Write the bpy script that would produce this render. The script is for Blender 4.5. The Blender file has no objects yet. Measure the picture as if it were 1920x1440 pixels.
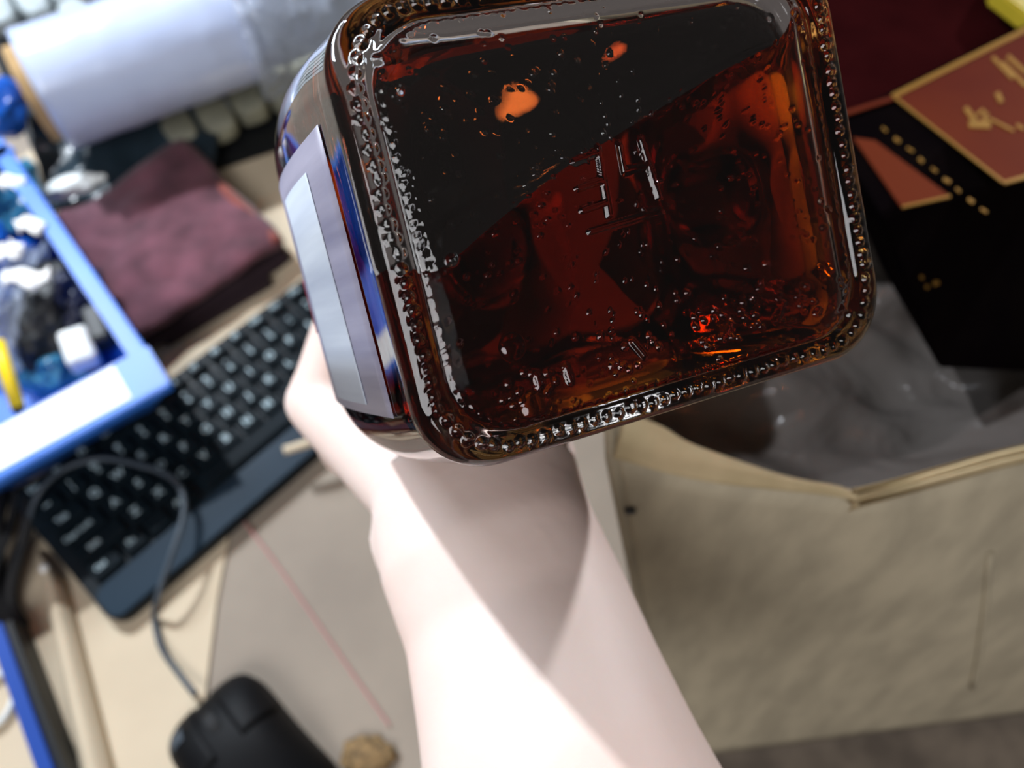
import bpy, bmesh, math, random
import numpy as np
from mathutils import Vector, Matrix
random.seed(7); rng = np.random.default_rng(7)
sc = bpy.context.scene; COL = sc.collection

# ------------------------------------------------------------------ camera
H = 0.56; TH = math.radians(30); F = 1500.0
RX = Vector((1, 0, 0)); DN = Vector((0, -math.cos(TH), -math.sin(TH))); FW = Vector((0, math.sin(TH), -math.cos(TH)))
CAM = Vector((0, 0, H))
cam_d = bpy.data.cameras.new('camera'); cam = bpy.data.objects.new('camera', cam_d); COL.objects.link(cam)
cam.matrix_world = Matrix(((1, 0, 0, 0), (0, math.cos(TH), -math.sin(TH), 0), (0, math.sin(TH), math.cos(TH), H), (0, 0, 0, 1)))
cam_d.sensor_width = 36; cam_d.lens = 36 * F / 1920
cam_d.clip_start = 0.01
cam_d.dof.use_dof = True; cam_d.dof.focus_distance = 0.142; cam_d.dof.aperture_fstop = 12.5
sc.camera = cam
def W(c): return CAM + RX * c[0] + DN * c[1] + FW * c[2]          # camera axes (metres) -> world
def P(px, py, d): return W(((px - 960) / F * d, (py - 720) / F * d, d))
def at(px, py, z=0.0):                                            # ray through a pixel meets the level z
    r = RX * ((px - 960) / F) + DN * ((py - 720) / F) + FW
    return CAM + r * ((z - H) / r.z)

# ------------------------------------------------------------------ light
w = bpy.data.worlds.new('world'); sc.world = w; w.use_nodes = True
w.node_tree.nodes['Background'].inputs[0].default_value = (0.95, 0.82, 0.78, 1)
w.node_tree.nodes['Background'].inputs[1].default_value = 0.09
sc.view_settings.view_transform = 'Standard'; sc.view_settings.look = 'None'
sc.view_settings.gamma = 1; sc.view_settings.exposure = 0.0; sc.view_settings.use_curve_mapping = False
sc.cycles.max_bounces = 20; sc.cycles.transmission_bounces = 20; sc.cycles.glossy_bounces = 8
sc.cycles.transparent_max_bounces = 16
sc.cycles.caustics_refractive = False; sc.cycles.caustics_reflective = False
def area(name, loc, target, sx, sy, power, col):
    d = bpy.data.lights.new(name, 'AREA'); d.shape = 'RECTANGLE'; d.size = sx; d.size_y = sy; d.energy = power; d.color = col
    o = bpy.data.objects.new(name, d); COL.objects.link(o); o.location = loc
    o.rotation_euler = (Vector(target) - Vector(loc)).to_track_quat('-Z', 'Y').to_euler(); return o
# two lamps: one over the left side of the desk, one over the right
def cdir(c): return (RX * c[0] + DN * c[1] + FW * c[2]).normalized()
TIP = P(1058, 1330, 0.178)
L1 = TIP + Vector((-.56, .64, .52)) * 1.4
L2 = TIP + Vector((.61, .68, .40)) * 1.4
area('ceiling_lamp', L1, TIP, .04, .04, 21, (0.86, 0.93, 1.0))
area('ceiling_lamp', L2, TIP, .04, .04, 11, (0.93, 0.95, 1.0))
area('fill_light', (-.35, -1.3, 1.7), (.05, .2, .1), 1.3, .9, 27, (0.97, 0.96, 0.98))  # unseen soft fill, added behind the camera to lift the shadows
LN = Vector((-.092, -.037, 1.012)).normalized()
def glint_light(px, py, dist, rad, power, col):     # unseen orange point lights, added to mirror as glints in the liquor's surface
    d = (RX * ((px - 960) / F) + DN * ((py - 720) / F) + FW).normalized(); p = CAM + d * .16
    n = LN; r = d - n * (2 * d.dot(n)); l = bpy.data.lights.new('orange_glint_light', 'POINT'); l.energy = power; l.color = col; l.shadow_soft_size = rad
    o = bpy.data.objects.new('orange_glint_light', l); COL.objects.link(o); o.location = p + r * dist
glint_light(934, 138, 1.6, .036, 5.5, (1.0, .20, .035)); glint_light(1122, 40, 1.9, .022, .35, (1.0, .13, .03))
area('desk_lamp', (-.75, .75, .75), (-.25, .45, 0), .30, .12, 5.2, (0.78, 0.89, 1.0))

# ------------------------------------------------------------------ materials
def lin(c):
    if isinstance(c, str): c = [int(c[i:i + 2], 16) / 255 for i in (0, 2, 4)]
    return tuple((x / 12.92 if x <= .04045 else ((x + .055) / 1.055) ** 2.4) for x in c) + (1,)
def mat(name, c, rough=.6, c2=None, scale=30, metal=0, bump=0, bscale=None, stretch=None, trans=0, ior=1.5, sheen=0, sss=0, alpha=1, spec=None, detail=6, ramp=(.35, .65)):
    m = bpy.data.materials.new(name); m.use_nodes = True; nt = m.node_tree; b = nt.nodes['Principled BSDF']
    b.inputs['Base Color'].default_value = lin(c); b.inputs['Roughness'].default_value = rough; b.inputs['Metallic'].default_value = metal
    b.inputs['Transmission Weight'].default_value = trans; b.inputs['IOR'].default_value = ior; b.inputs['Alpha'].default_value = alpha
    if spec is not None: b.inputs['Specular IOR Level'].default_value = spec
    if sheen: b.inputs['Sheen Weight'].default_value = sheen; b.inputs['Sheen Roughness'].default_value = .5
    if sss:
        b.inputs['Subsurface Weight'].default_value = sss; b.inputs['Subsurface Radius'].default_value = (.012, .005, .003); b.inputs['Subsurface Scale'].default_value = .5
    tc = nt.nodes.new('ShaderNodeTexCoord'); mp = nt.nodes.new('ShaderNodeMapping'); nt.links.new(tc.outputs['Object'], mp.inputs[0])
    if stretch: mp.inputs['Scale'].default_value = stretch
    if c2:
        n = nt.nodes.new('ShaderNodeTexNoise'); n.inputs['Scale'].default_value = scale; n.inputs['Detail'].default_value = detail
        r = nt.nodes.new('ShaderNodeValToRGB'); r.color_ramp.elements[0].position = ramp[0]; r.color_ramp.elements[1].position = ramp[1]
        r.color_ramp.elements[0].color = lin(c2); r.color_ramp.elements[1].color = lin(c)
        nt.links.new(mp.outputs[0], n.inputs['Vector']); nt.links.new(n.outputs['Fac'], r.inputs[0]); nt.links.new(r.outputs[0], b.inputs['Base Color'])
    if bump:
        n = nt.nodes.new('ShaderNodeTexNoise'); n.inputs['Scale'].default_value = bscale or scale; n.inputs['Detail'].default_value = 4
        bp = nt.nodes.new('ShaderNodeBump'); bp.inputs['Strength'].default_value = bump; bp.inputs['Distance'].default_value = .002
        nt.links.new(mp.outputs[0], n.inputs['Vector']); nt.links.new(n.outputs['Fac'], bp.inputs['Height']); nt.links.new(bp.outputs[0], b.inputs['Normal'])
    return m
M = {}
M['desk'] = mat('desk_board', '9c9082', .8, '8c8175', 9, bump=.15, bscale=60)
M['card'] = mat('cream_cardboard', 'd2c2a8', .85, 'c4b49b', 8, bump=.15, bscale=40)
M['carton'] = mat('carton_card', 'b2a78e', .85, '9c927c', 22, stretch=(3, 3, .8), bump=.2, bscale=50)
M['cartonedge'] = mat('carton_edge', 'b8a581', .85, 'a4936f', 40, bump=.2)
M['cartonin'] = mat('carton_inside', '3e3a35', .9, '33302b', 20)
M['mat'] = mat('brown_mat', '7d7265', .9, '5d544b', 30, bump=.3)
M['skin'] = mat('skin', 'f1dcd2', .55, 'ecd0c4', 16, sss=.12, bump=.06, bscale=260)
M['nail'] = mat('nail', 'efc9c0', .3)
M['kb'] = mat('keyboard_plastic', '101b22', .45, '0c151b', 60, spec=.25, bump=.05, bscale=700)
M['key'] = mat('key_plastic', '0f1a21', .5, '0b151b', 50, spec=.1)
M['kbrest'] = mat('keyboard_rest', '1b2e3d', .4, spec=.25)
M['legend'] = mat('legend_print', 'a3b8c0', .6)
M['black'] = mat('black_plastic', '05060a', .6, '07080b', 50, spec=.2, bump=.05, bscale=500)
M['rubber'] = mat('black_rubber', '101114', .7)
M['cable'] = mat('cable_grey', '3c4650', .5)
M['blue'] = mat('blue_plastic', '2f76dc', .45, '2a6cd0', 20)
M['dblue'] = mat('dark_blue_plastic', '1a459c', .4)
M['white'] = mat('white_paper', 'f7f7f5', .7, 'f0f0ee', 30)
M['offwhite'] = mat('off_white_plastic', 'dfe3e2', .4)
M['yellow'] = mat('yellow_plastic', 'f2d008', .4)
M['cloth'] = mat('maroon_suede', '70434f', .95, '482a33', 38, sheen=.15, bump=.5, bscale=90, ramp=(.3, .7))
M['rust'] = mat('rust_edge', '8e4638', .95, '6e3430', 60, sheen=.3)
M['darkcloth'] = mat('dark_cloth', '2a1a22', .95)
M['film2'] = mat('inner_film', '8e98ab', .25, '66707f', 9, bump=.5, bscale=22, stretch=(3, 1, 1), spec=.8)
M['core'] = mat('cardboard_core', 'b99768', .8, 'a58559', 80)
M['film'] = mat('wound_film', 'c3cfe8', .22, 'b2bfdc', 5, bump=.25, bscale=14, stretch=(6, 1, 1), spec=.7)
M['pack'] = mat('pale_packet', 'b6c0c2', .5, '9ba6aa', 25, bump=.4, bscale=40)
M['packtan'] = mat('tan_packet', '9c9a84', .55, '7f7f70', 25, bump=.4, bscale=40)
M['tray'] = mat('black_tray', '0b0e12', .5)
M['darkfilm'] = mat('dark_film', '2b3942', .25, '18232b', 14, bump=.6, bscale=30)
M['maroon'] = mat('maroon_lacquer', '240809', .8, '190506', 20, spec=0)
M['panel'] = mat('red_panel', '54200c', .6, '44130a', 9, spec=.05)
M['gold'] = mat('gold_print', '8c6628', .4, metal=.4)
M['blackbox'] = mat('black_card', '060405', .8, '090606', 30, spec=0)
M['yellowpack'] = mat('yellow_packet', '95831a', .5, 'a08a20', 30)
M['redpen'] = mat('red_thread', 'b9807e', .8)
M['crumb'] = mat('brown_crumb', '9a7c52', .8, '5c4a30', 200)
M['teal'] = mat('teal_wrap', '3f86a8', .3, '1d4f78', 30, bump=.5, bscale=60)
M['bluewrap'] = mat('blue_wrap', '1b62c8', .3, '12337c', 30, bump=.5, bscale=60)
M['navy'] = mat('navy_item', '0e1738', .4)
M['label'] = mat('bottle_label', 'd3dce6', .6, 'a9b2c2', 30, stretch=(1, 3, .1))
M['sideglaze'] = mat('painted_glass_tone', '9f9cae', .45, '7f7d92', 40, stretch=(1, 4, .2))  # pale lilac look of the side glass, put into a colour
M['labelred'] = mat('label_red', 'c8405a', .6)
def glassfilm(name, col, t, rough=.15, bump=.8):
    m = bpy.data.materials.new(name); m.use_nodes = True; nt = m.node_tree; nt.nodes.clear()
    o = nt.nodes.new('ShaderNodeOutputMaterial'); mx = nt.nodes.new('ShaderNodeMixShader'); tr = nt.nodes.new('ShaderNodeBsdfTransparent')
    b = nt.nodes.new('ShaderNodeBsdfPrincipled'); b.inputs['Base Color'].default_value = lin(col); b.inputs['Roughness'].default_value = rough
    n = nt.nodes.new('ShaderNodeTexNoise'); n.inputs['Scale'].default_value = 28; n.inputs['Detail'].default_value = 5; n.inputs['Distortion'].default_value = 1.0
    bp = nt.nodes.new('ShaderNodeBump'); bp.inputs['Strength'].default_value = bump; bp.inputs['Distance'].default_value = .004
    tc = nt.nodes.new('ShaderNodeTexCoord'); nt.links.new(tc.outputs['Object'], n.inputs[0]); nt.links.new(n.outputs[0], bp.inputs['Height'])
    nt.links.new(bp.outputs[0], b.inputs['Normal']); mx.inputs[0].default_value = t
    nt.links.new(tr.outputs[0], mx.inputs[1]); nt.links.new(b.outputs[0], mx.inputs[2]); nt.links.new(mx.outputs[0], o.inputs[0]); return m
M['clearfilm'] = glassfilm('clear_film', 'c4d0e4', .38, .06, 2.5)
M['bagfilm'] = glassfilm('bag_film', '6b6460', .5, .18, 1.5)
def glass(name, ior, absorb=None, dens=0):
    m = bpy.data.materials.new(name); m.use_nodes = True; nt = m.node_tree; nt.nodes.clear()
    o = nt.nodes.new('ShaderNodeOutputMaterial'); g = nt.nodes.new('ShaderNodeBsdfGlass'); g.inputs['IOR'].default_value = ior; g.inputs['Roughness'].default_value = 0
    g.inputs['Color'].default_value = (1, 1, 1, 1); nt.links.new(g.outputs[0], o.inputs['Surface'])
    if absorb:
        v = nt.nodes.new('ShaderNodeVolumeAbsorption'); v.inputs[0].default_value = absorb; v.inputs[1].default_value = dens; nt.links.new(v.outputs[0], o.inputs['Volume'])
    return m
M['glass'] = glass('bottle_glass', 1.5)
AB, DE = (.915, .79, .50, 1), 205
M['liq_side'] = glass('liquor_side', 1.36 / 1.5, AB, DE)
M['liq_top'] = glass('liquor_top', 1.36, AB, DE)

# ------------------------------------------------------------------ helpers
def obj(name, bm, mats, parent=None, smooth=False):
    me = bpy.data.meshes.new(name)
    if isinstance(bm, bmesh.types.BMesh): bm.to_mesh(me); bm.free()
    else: me.from_pydata([tuple(v) for v in bm[0]], [], bm[1]); me.update()
    for m in (mats if isinstance(mats, (list, tuple)) else [mats]): me.materials.append(M[m] if isinstance(m, str) else m)
    if smooth: me.polygons.foreach_set('use_smooth', [True] * len(me.polygons))
    o = bpy.data.objects.new(name, me); COL.objects.link(o); o.parent = parent; return o
def tag(o, label, cat, group=None, kind=None):
    if label: o['label'] = label
    if cat: o['category'] = cat
    if group: o['group'] = group
    if kind: o['kind'] = kind
    return o
def empty(name, label, cat, loc=(0, 0, 0), rot=None, group=None):
    o = bpy.data.objects.new(name, None); COL.objects.link(o); o.empty_display_size = .01
    mw = (rot.to_4x4() if rot else Matrix.Identity(4)); mw.translation = Vector(loc); o.matrix_world = mw
    return tag(o, label, cat, group)
def bx(bm, sx, sy, sz, c=(0, 0, 0), bev=0, seg=2, taper=None):
    r = bmesh.ops.create_cube(bm, size=1); vs = r['verts']
    for v in vs:
        k = (taper if (taper and v.co.z > 0) else 1)
        v.co = Vector((v.co.x * sx * k, v.co.y * sy * k, v.co.z * sz)) + Vector(c)
    if bev:
        es = list({e for v in vs for e in v.link_edges})
        bmesh.ops.bevel(bm, geom=es, offset=bev, segments=seg, profile=.5, affect='EDGES')
    return bm
def boxbm(*a, **k): return bx(bmesh.new(), *a, **k)
def hexa(c8, bev=0):   # 4 bottom + 4 top corners
    bm = bmesh.new(); v = [bm.verts.new(p) for p in c8]
    for f in ((3, 2, 1, 0), (4, 5, 6, 7), (0, 1, 5, 4), (1, 2, 6, 5), (2, 3, 7, 6), (3, 0, 4, 7)): bm.faces.new([v[i] for i in f])
    bmesh.ops.recalc_face_normals(bm, faces=bm.faces)
    if bev: bmesh.ops.bevel(bm, geom=list(bm.edges), offset=bev, segments=2, affect='EDGES')
    return bm
def catmull(pts, n=8):
    pts = [Vector(p) for p in pts]; out = []; q = [pts[0] * 2 - pts[1]] + pts + [pts[-1] * 2 - pts[-2]]
    for i in range(1, len(q) - 2):
        for k in range(n):
            t = k / n; a, b, c, d = q[i - 1], q[i], q[i + 1], q[i + 2]
            out.append(.5 * ((2 * b) + (c - a) * t + (2 * a - 5 * b + 4 * c - d) * t * t + (3 * b - a - 3 * c + d) * t ** 3))
    return out + [pts[-1]]
def tube(pts, r, n=10, bm=None, caps=True):
    bm = bm or bmesh.new(); rings = []; N = len(pts); prev = None
    for i, p in enumerate(pts):
        t = (pts[min(i + 1, N - 1)] - pts[max(i - 1, 0)]).normalized()
        a = prev - t * prev.dot(t) if prev else t.orthogonal()
        a.normalize(); prev = a; b = t.cross(a); rr = r[i] if isinstance(r, (list, tuple)) else r
        rings.append([bm.verts.new(p + (a * math.cos(k * math.tau / n) + b * math.sin(k * math.tau / n)) * rr) for k in range(n)])
    for A, B in zip(rings, rings[1:]):
        for k in range(n): bm.faces.new((A[k], A[(k + 1) % n], B[(k + 1) % n], B[k]))
    if caps: bm.faces.new(rings[0][::-1]); bm.faces.new(rings[-1])
    return bm
def grid(fn, nu, nv, thick=0):
    bm = bmesh.new(); g = [[bm.verts.new(fn(i / nu, j / nv)) for j in range(nv + 1)] for i in range(nu + 1)]
    for i in range(nu):
        for j in range(nv): bm.faces.new((g[i][j], g[i + 1][j], g[i + 1][j + 1], g[i][j + 1]))
    if thick:
        bm.normal_update(); bmesh.ops.solidify(bm, geom=list(bm.faces), thickness=thick)
        bmesh.ops.recalc_face_normals(bm, faces=bm.faces)
    return bm
from mathutils import noise as mn
def nz(p, s, seed=0): return mn.noise(Vector((p[0] * s + seed * 7.3, p[1] * s + seed * 3.1, p[2] * s + seed)))
def prism(poly, z0, z1, bev=0):
    bm = bmesh.new(); n = len(poly)
    a = [bm.verts.new((p[0], p[1], z0)) for p in poly]; b = [bm.verts.new((p[0], p[1], z1)) for p in poly]
    bm.faces.new(a[::-1]); bm.faces.new(b)
    for i in range(n): bm.faces.new((a[i], a[(i + 1) % n], b[(i + 1) % n], b[i]))
    bmesh.ops.recalc_face_normals(bm, faces=bm.faces)
    if bev: bmesh.ops.bevel(bm, geom=list(bm.edges), offset=bev, segments=2, affect='EDGES')
    return bm

# ------------------------------------------------------------------ desk and the sheets on it
desk = empty('desk', 'greyish beige desk carrying the keyboard, carton and mouse', 'desk')
obj('tabletop', boxbm(2.4, 2.0, .03, (.1, .60, -.015), .003), 'desk', desk)
# cream card sheet under the keyboard, right edge visible beside the arm
pl = [at(432, 1000), at(408, 1130), at(392, 1260), at(372, 1445), at(350, 1700), at(60, 1700), at(-30, 1100), at(-90, 700), at(40, 300), at(330, 60), at(700, 40), at(680, 420), at(560, 620)]
tag(obj('card_sheet', prism(pl, .0002, .0022), 'card'), 'cream card sheet lying under the keyboard with a straight right edge', 'card sheet')
# folded ridge along the left of the sheet
def ridge(u, v):
    p = at(75, 1040, .0).lerp(at(165, 1500, .0), u); q = at(130, 1090, 0).lerp(at(235, 1500, 0), u)
    c = p.lerp(q, v); return Vector((c.x, c.y, .003 + .011 * math.sin(math.pi * min(1, v * 1.0)) ** .8))
tag(obj('folded_card_strip', grid(ridge, 12, 12, .0012), 'card', smooth=True), 'bulging folded cream card strip left of the mouse', 'card strip')
tag(obj('desk_mat', prism([at(1180, 1490), at(1330, 1402), at(1990, 1322), at(2200, 1300), at(2200, 1700), at(1100, 1700)], .0002, .003), 'mat'),
    'dark brown mat in front of the carton', 'mat')
# red pencil-thin thread
tp = [at(455, 975, .003), at(520, 1060, .0015), at(600, 1175, .0015), at(680, 1290, .0015), at(730, 1360, .0015)]
tag(obj('red_thread', tube(catmull(tp, 6), .0008, 6), 'redpen'), 'thin faded red thread running from the keyboard to the arm', 'thread')
cb = bmesh.new(); bmesh.ops.create_icosphere(cb, subdivisions=3, radius=1)
for v in cb.verts:
    k = 1 + .35 * nz(v.co, 2.0, 3); v.co = Vector((v.co.x * .017 * k, v.co.y * .011 * k, max(v.co.z, -.4) * .005 * k)) + at(690, 1415, .003)
tag(obj('brown_crumb', cb, 'crumb', smooth=True), 'small brown crumb at the bottom edge beside the forearm', 'crumb')
bb = bmesh.new(); bmesh.ops.create_uvsphere(bb, u_segments=12, v_segments=8, radius=.0035, matrix=Matrix.Translation(at(84, 1066, .0125)))  # white bead paints the small bright highlight on the ridge
tag(obj('glint_bead', bb, 'white', smooth=True), 'tiny white bead standing in for a bright highlight on the folded card strip', 'bead')

# ------------------------------------------------------------------ keyboard
k0 = at(222, 1178, .008); k1 = at(604, 848, .008); ku = (k1 - k0); ku.z = 0; ku.normalize(); kw = Vector((-ku.y, ku.x, 0))
tilt = math.radians(5); kwt = (kw * math.cos(tilt) + Vector((0, 0, 1)) * math.sin(tilt)); kn = ku.cross(kwt)
Rk = Matrix((ku, kwt, kn)).transposed()
korg = Vector((k0.x, k0.y, .0095))
kb = empty('keyboard', 'black wired computer keyboard with white legends under the bottle', 'keyboard', korg, Rk)
KL, KD = .37, .128
def outline(r=.012, L=KL, D=KD, n=6):
    o = []
    for cx, cy, a in ((r, r, math.pi), (L - r, r, 1.5 * math.pi), (L - r, D - r, 0), (r, D - r, .5 * math.pi)):
        for k in range(n + 1): o.append((cx + r * math.cos(a + k / n * math.pi / 2), cy + r * math.sin(a + k / n * math.pi / 2)))
    return o
obj('case', prism(outline(), -.009, .004, .0015), 'kb', kb)
obj('wrist_rest', prism(outline(.008, KL - .004, .027, 4), .004, .0056, .0007), 'kbrest', kb).location = (.002, .002, 0)
rear = boxbm(.25, .012, .016, (.18, .118, -.014), .002); obj('rear_foot', rear, 'kb', kb)
PX, PY = .0198, .0158; y0 = .031
rows = [
    [('Ctrl', 1.25), ('Fn', 1), ('', 1), ('Alt', 1.25), ('', 5), ('Alt', 1), ('', 1), ('Ctrl', 1), ('<', 1), ('v', 1), ('>', 1)],
    [('Shift', 2.0)] + [(c, 1) for c in 'ZXCVBNM,./'] + [('Shift', 1.5), ('^', 1), ('', 1)],
    [('Caps Lock', 1.7)] + [(c, 1) for c in "ASDFGHJKL;'"] + [('Enter', 2.8)],
    [('Tab', 1.4)] + [(c, 1) for c in 'QWERTYUIOP[]'] + [('\\', 2.1)],
    [('~', 1)] + [(c, 1) for c in ('! 1', '@ 2', '# 3', '$ 4', '% 5', '^ 6', '& 7', '* 8', '( 9', ') 0', '_ -', '+ =')] + [('Back', 2.5)],
    [('Esc', 1)] + [('F%d' % i, 1) for i in range(1, 13)] + [('Del', 1), ('Ins', 1.5)],
]
keymesh = {}; dg = None
def text_mesh(s, size):
    cu = bpy.data.curves.new('t', 'FONT'); cu.body = s; cu.size = size; cu.offset = size * .035; cu.align_x = 'CENTER'; cu.align_y = 'CENTER'; cu.resolution_u = 2; cu.extrude = .00008
    o = bpy.data.objects.new('t', cu); COL.objects.link(o); me = bpy.data.meshes.new_from_object(o.evaluated_get(bpy.context.evaluated_depsgraph_get()))
    bpy.data.objects.remove(o); bpy.data.curves.remove(cu); return me
tcache = {}
bpy.context.view_layer.update()
for ri, row in enumerate(rows):
    x = .008; yy = y0 + ri * PY + (.0015 if ri == 5 else 0)
    for s, wd in row:
        wk = wd * PX if wd != 5 else 5 * PX
        if x + wk > KL - .004: break
        key = (wd, ri == 5)
        if key not in keymesh:
            kd = PY * (.8 if ri == 5 else 1) - .0016
            b = boxbm(wk - .0018, kd, .0045, (0, 0, .0022), .0009, 2, taper=.88); me = bpy.data.meshes.new('key'); b.to_mesh(me); b.free(); me.materials.append(M['key']); keymesh[key] = me
        ko = bpy.data.objects.new('key', keymesh[key]); COL.objects.link(ko); ko.parent = kb; ko.location = (x + wk / 2, yy + PY / 2, .004)
        if s:
            if s not in tcache:
                big = len(s) == 1 and s not in '<>^v'
                tm = text_mesh(s if ' ' not in s or len(s) > 3 else s.replace(' ', '\n'), .0082 if big else (.0058 if len(s) <= 3 else .0050)); tm.materials.append(M['legend']); tcache[s] = tm
            lo = bpy.data.objects.new('legend', tcache[s]); COL.objects.link(lo); lo.parent = ko; lo.location = (-.001 if wd <= 1 else -wk * .12, .0005, .00452)
        x += wk
# ------------------------------------------------------------------ mouse and cable
m0 = at(388, 1316, 0); m1 = at(560, 1530, 0); mu = (m1 - m0).normalized(); mv = Vector((-mu.y, mu.x, 0))
Rm = Matrix((mu, mv, Vector((0, 0, 1)))).transposed()
mo = empty('computer_mouse', 'black wired computer mouse on the card near the bottom edge', 'mouse', Vector((m0.x, m0.y, .0023)), Rm)
ML, MW, MH = .112, .036, .036
def mshape(u, a, inset=0.0, lift=0.0):    # u along, a across angle 0..pi
    L = u * ML; wv = MW * (1 - .10 * math.sin(u * math.pi) + .06 * u) * max(0, 1 - abs(2 * u - 1) ** 5.5) ** .34
    h = MH * (math.sin(math.pi * (u * .86 + .10)) ** .65) * max(0, 1 - abs(2 * u - 1) ** 7) ** .4
    c, s = math.cos(a), math.sin(a); sg = 1 if c > 0 else -1
    return Vector((L, sg * abs(c) ** .65 * (wv + lift), max(0, abs(s) ** .75 * (h + lift))))
obj('body', grid(lambda u, v: mshape(u, v * math.pi), 28, 28), 'black', mo, True)
for nm, a0, a1 in (('left_button', .54, .86), ('right_button', .14, .46)):
    obj(nm, grid(lambda u, v: mshape(.03 + u * .36, math.pi * (a0 + v * (a1 - a0)), lift=.0009), 14, 12, .0006), 'black', mo, True)
wh = bmesh.new(); bmesh.ops.create_cone(wh, cap_ends=True, segments=24, radius1=.011, radius2=.011, depth=.007, matrix=Matrix.Translation((.026, 0, .0235)) @ Matrix.Rotation(math.pi / 2, 4, 'X'))
bmesh.ops.bevel(wh, geom=list(wh.edges), offset=.001, segments=2, affect='EDGES'); obj('scroll_wheel', wh, 'rubber', mo)
lg = obj('logo', grid(lambda u, v: mshape(.08 + u * .08, math.pi * (.62 + v * .14), lift=.0018), 6, 6, .0003), 'cable', mo, True)
cp = [at(366, 1302, .012), at(335, 1262, .008), at(303, 1215, .007), at(290, 1160, .006), at(296, 1118, .022), at(318, 1050, .030), at(340, 985, .031), at(345, 935, .031), at(320, 895, .032), at(262, 872, .033), at(190, 860, .034), at(120, 880, .036), at(70, 930, .034), at(45, 1010, .012), at(25, 1080, .008)]
tag(obj('mouse_cable', tube(catmull(cp, 8), .0021, 10), 'cable', smooth=True), 'thin grey cable curling from the mouse over the keyboard', 'cable')

# ------------------------------------------------------------------ black cable bundle at the left
for k in range(6):
    r = .0042 - .0004 * (k % 3)
    pts = [at(60 - k * 17 + 9 * math.sin(k), 905 + 6 * k, .022 - .002 * k), at(52 - k * 15 + 12 * math.sin(k * 1.7), 985, .016 + .006 * (k % 2)), at(26 - 12 * k + 14 * math.sin(k * 2.3), 1070, .010 + .008 * ((k + 1) % 2)), at(22 - 14 * k, 1130, .008), at(44 - 22 * k, 1175, .006)]
    tag(obj('black_cable', tube(catmull(pts, 6), r, 10), 'rubber', smooth=True), 'thick black cable in the bundle at the left edge below the blue basket', 'cable', 'black cables bundled at the left edge')

# ------------------------------------------------------------------ blue basket
zb = .085
B = [at(322, 722, zb), at(10, 268, zb), at(-420, 560, zb), at(-180, 1000, zb)]     # front right, back right, back left, front left (rim outline)
cen = sum(B, Vector()) / 4
bas = empty('blue_basket', 'blue plastic basket with a blank white label at the left edge', 'basket')
def inset(p, d, z):
    v = (cen - p); v.z = 0; q = p + v.normalized() * d; return Vector((q.x, q.y, z))
fb = [inset(p, .058 if k in (0, 3) else .03, .003) for k, p in enumerate(B)]
names = [('side_wall', 0, 1), ('back_wall', 1, 2), ('side_wall', 2, 3), ('front_wall', 3, 0)]
for nm, i, j in names:
    a, b, c, d = B[i], B[j], fb[j], fb[i]; th = .003
    n = (b - a).cross(d - a).normalized()
    if n.dot(cen - a) < 0: n = -n
    a2, b2 = a * 1, b * 1
    o = obj(nm, hexa([d, c, c + n * th, d + n * th, a, b, b + n * th, a + n * th]), 'blue', bas)
obj('bottom', hexa([Vector((p.x, p.y, .0026)) for p in fb] + [Vector((p.x, p.y, .005)) for p in fb]), 'blue', bas)
# rims: narrow on the side, broad on the front
def strip(p, q, wid, z0, z1, name, m, parent, e0=0, e1=0, tiltz=0):
    d = (q - p); d.z = 0; d.normalize(); n = Vector((-d.y, d.x, 0))
    if n.dot(cen - p) < 0: n = -n
    p = p - d * e0; q = q + d * e1
    c = [p, q, q + n * wid, p + n * wid]
    return obj(name, hexa([Vector((v.x, v.y, z0 + (tiltz if k > 1 else 0))) for k, v in enumerate(c)] + [Vector((v.x, v.y, z1 + (tiltz if k > 1 else 0))) for k, v in enumerate(c)], .001), m, parent)
strip(B[0], B[1], .013, zb - .004, zb + .001, 'side_rim', 'blue', bas, 0, .01)
strip(B[3], B[0], .040, zb - .0062, zb + .0012, 'front_rim', 'blue', bas, .01, 0)
strip(B[1], B[2], .013, zb - .004, zb + .001, 'back_rim', 'blue', bas)
d = (B[3] - B[0]); d.z = 0; d.normalize(); n = Vector((-d.y, d.x, 0)); n = n if n.dot(cen - B[0]) > 0 else -n
q0 = B[0] + d * .026 + n * .006; q1 = q0 + d * .2
lab = [q0, q1, q1 + n * .031, q0 + n * .031]
obj('label', hexa([Vector((v.x, v.y, zb + .0013)) for v in lab] + [Vector((v.x, v.y, zb + .0018)) for v in lab]), 'white', bas)
mk = q0 + d * .128 + n * .012; mt = boxbm(.010, .003, .0004, (mk.x, mk.y, zb + .0021)); obj('label_mark', mt, 'teal', bas)
# things in the basket
def blob(name, label, cat, c, r, m, seed, amp=.35, group=None, crease=0):
    b = bmesh.new(); bmesh.ops.create_icosphere(b, subdivisions=5, radius=1)
    for v in b.verts:
        p = v.co.copy(); k = 1 + amp * nz(p, 1.6, seed) + amp * .5 * abs(nz(p, 4.0, seed + 5)) + amp * .25 * nz(p, 9, seed + 9)
        v.co = Vector((p.x * r[0] * k, p.y * r[1] * k, p.z * r[2] * k))
    o = obj(name, b, m, smooth=True); o.location = c; return tag(o, label, cat, group)
blob('plastic_bag', 'crumpled teal and white plastic bag in the blue basket, nearest the rim top', 'bag', at(10, 400, .05), (.022, .045, .03), 'teal', 1)
blob('plastic_bag', 'bright blue crumpled wrapper in the blue basket at the left edge', 'bag', at(-15, 520, .05), (.03, .05, .026), 'bluewrap', 2)
blob('plastic_bag', 'pale see-through plastic bag lying in the basket left of the black pouch', 'bag', at(28, 590, .055), (.013, .055, .022), 'clearfilm', 3, .5)
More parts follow.
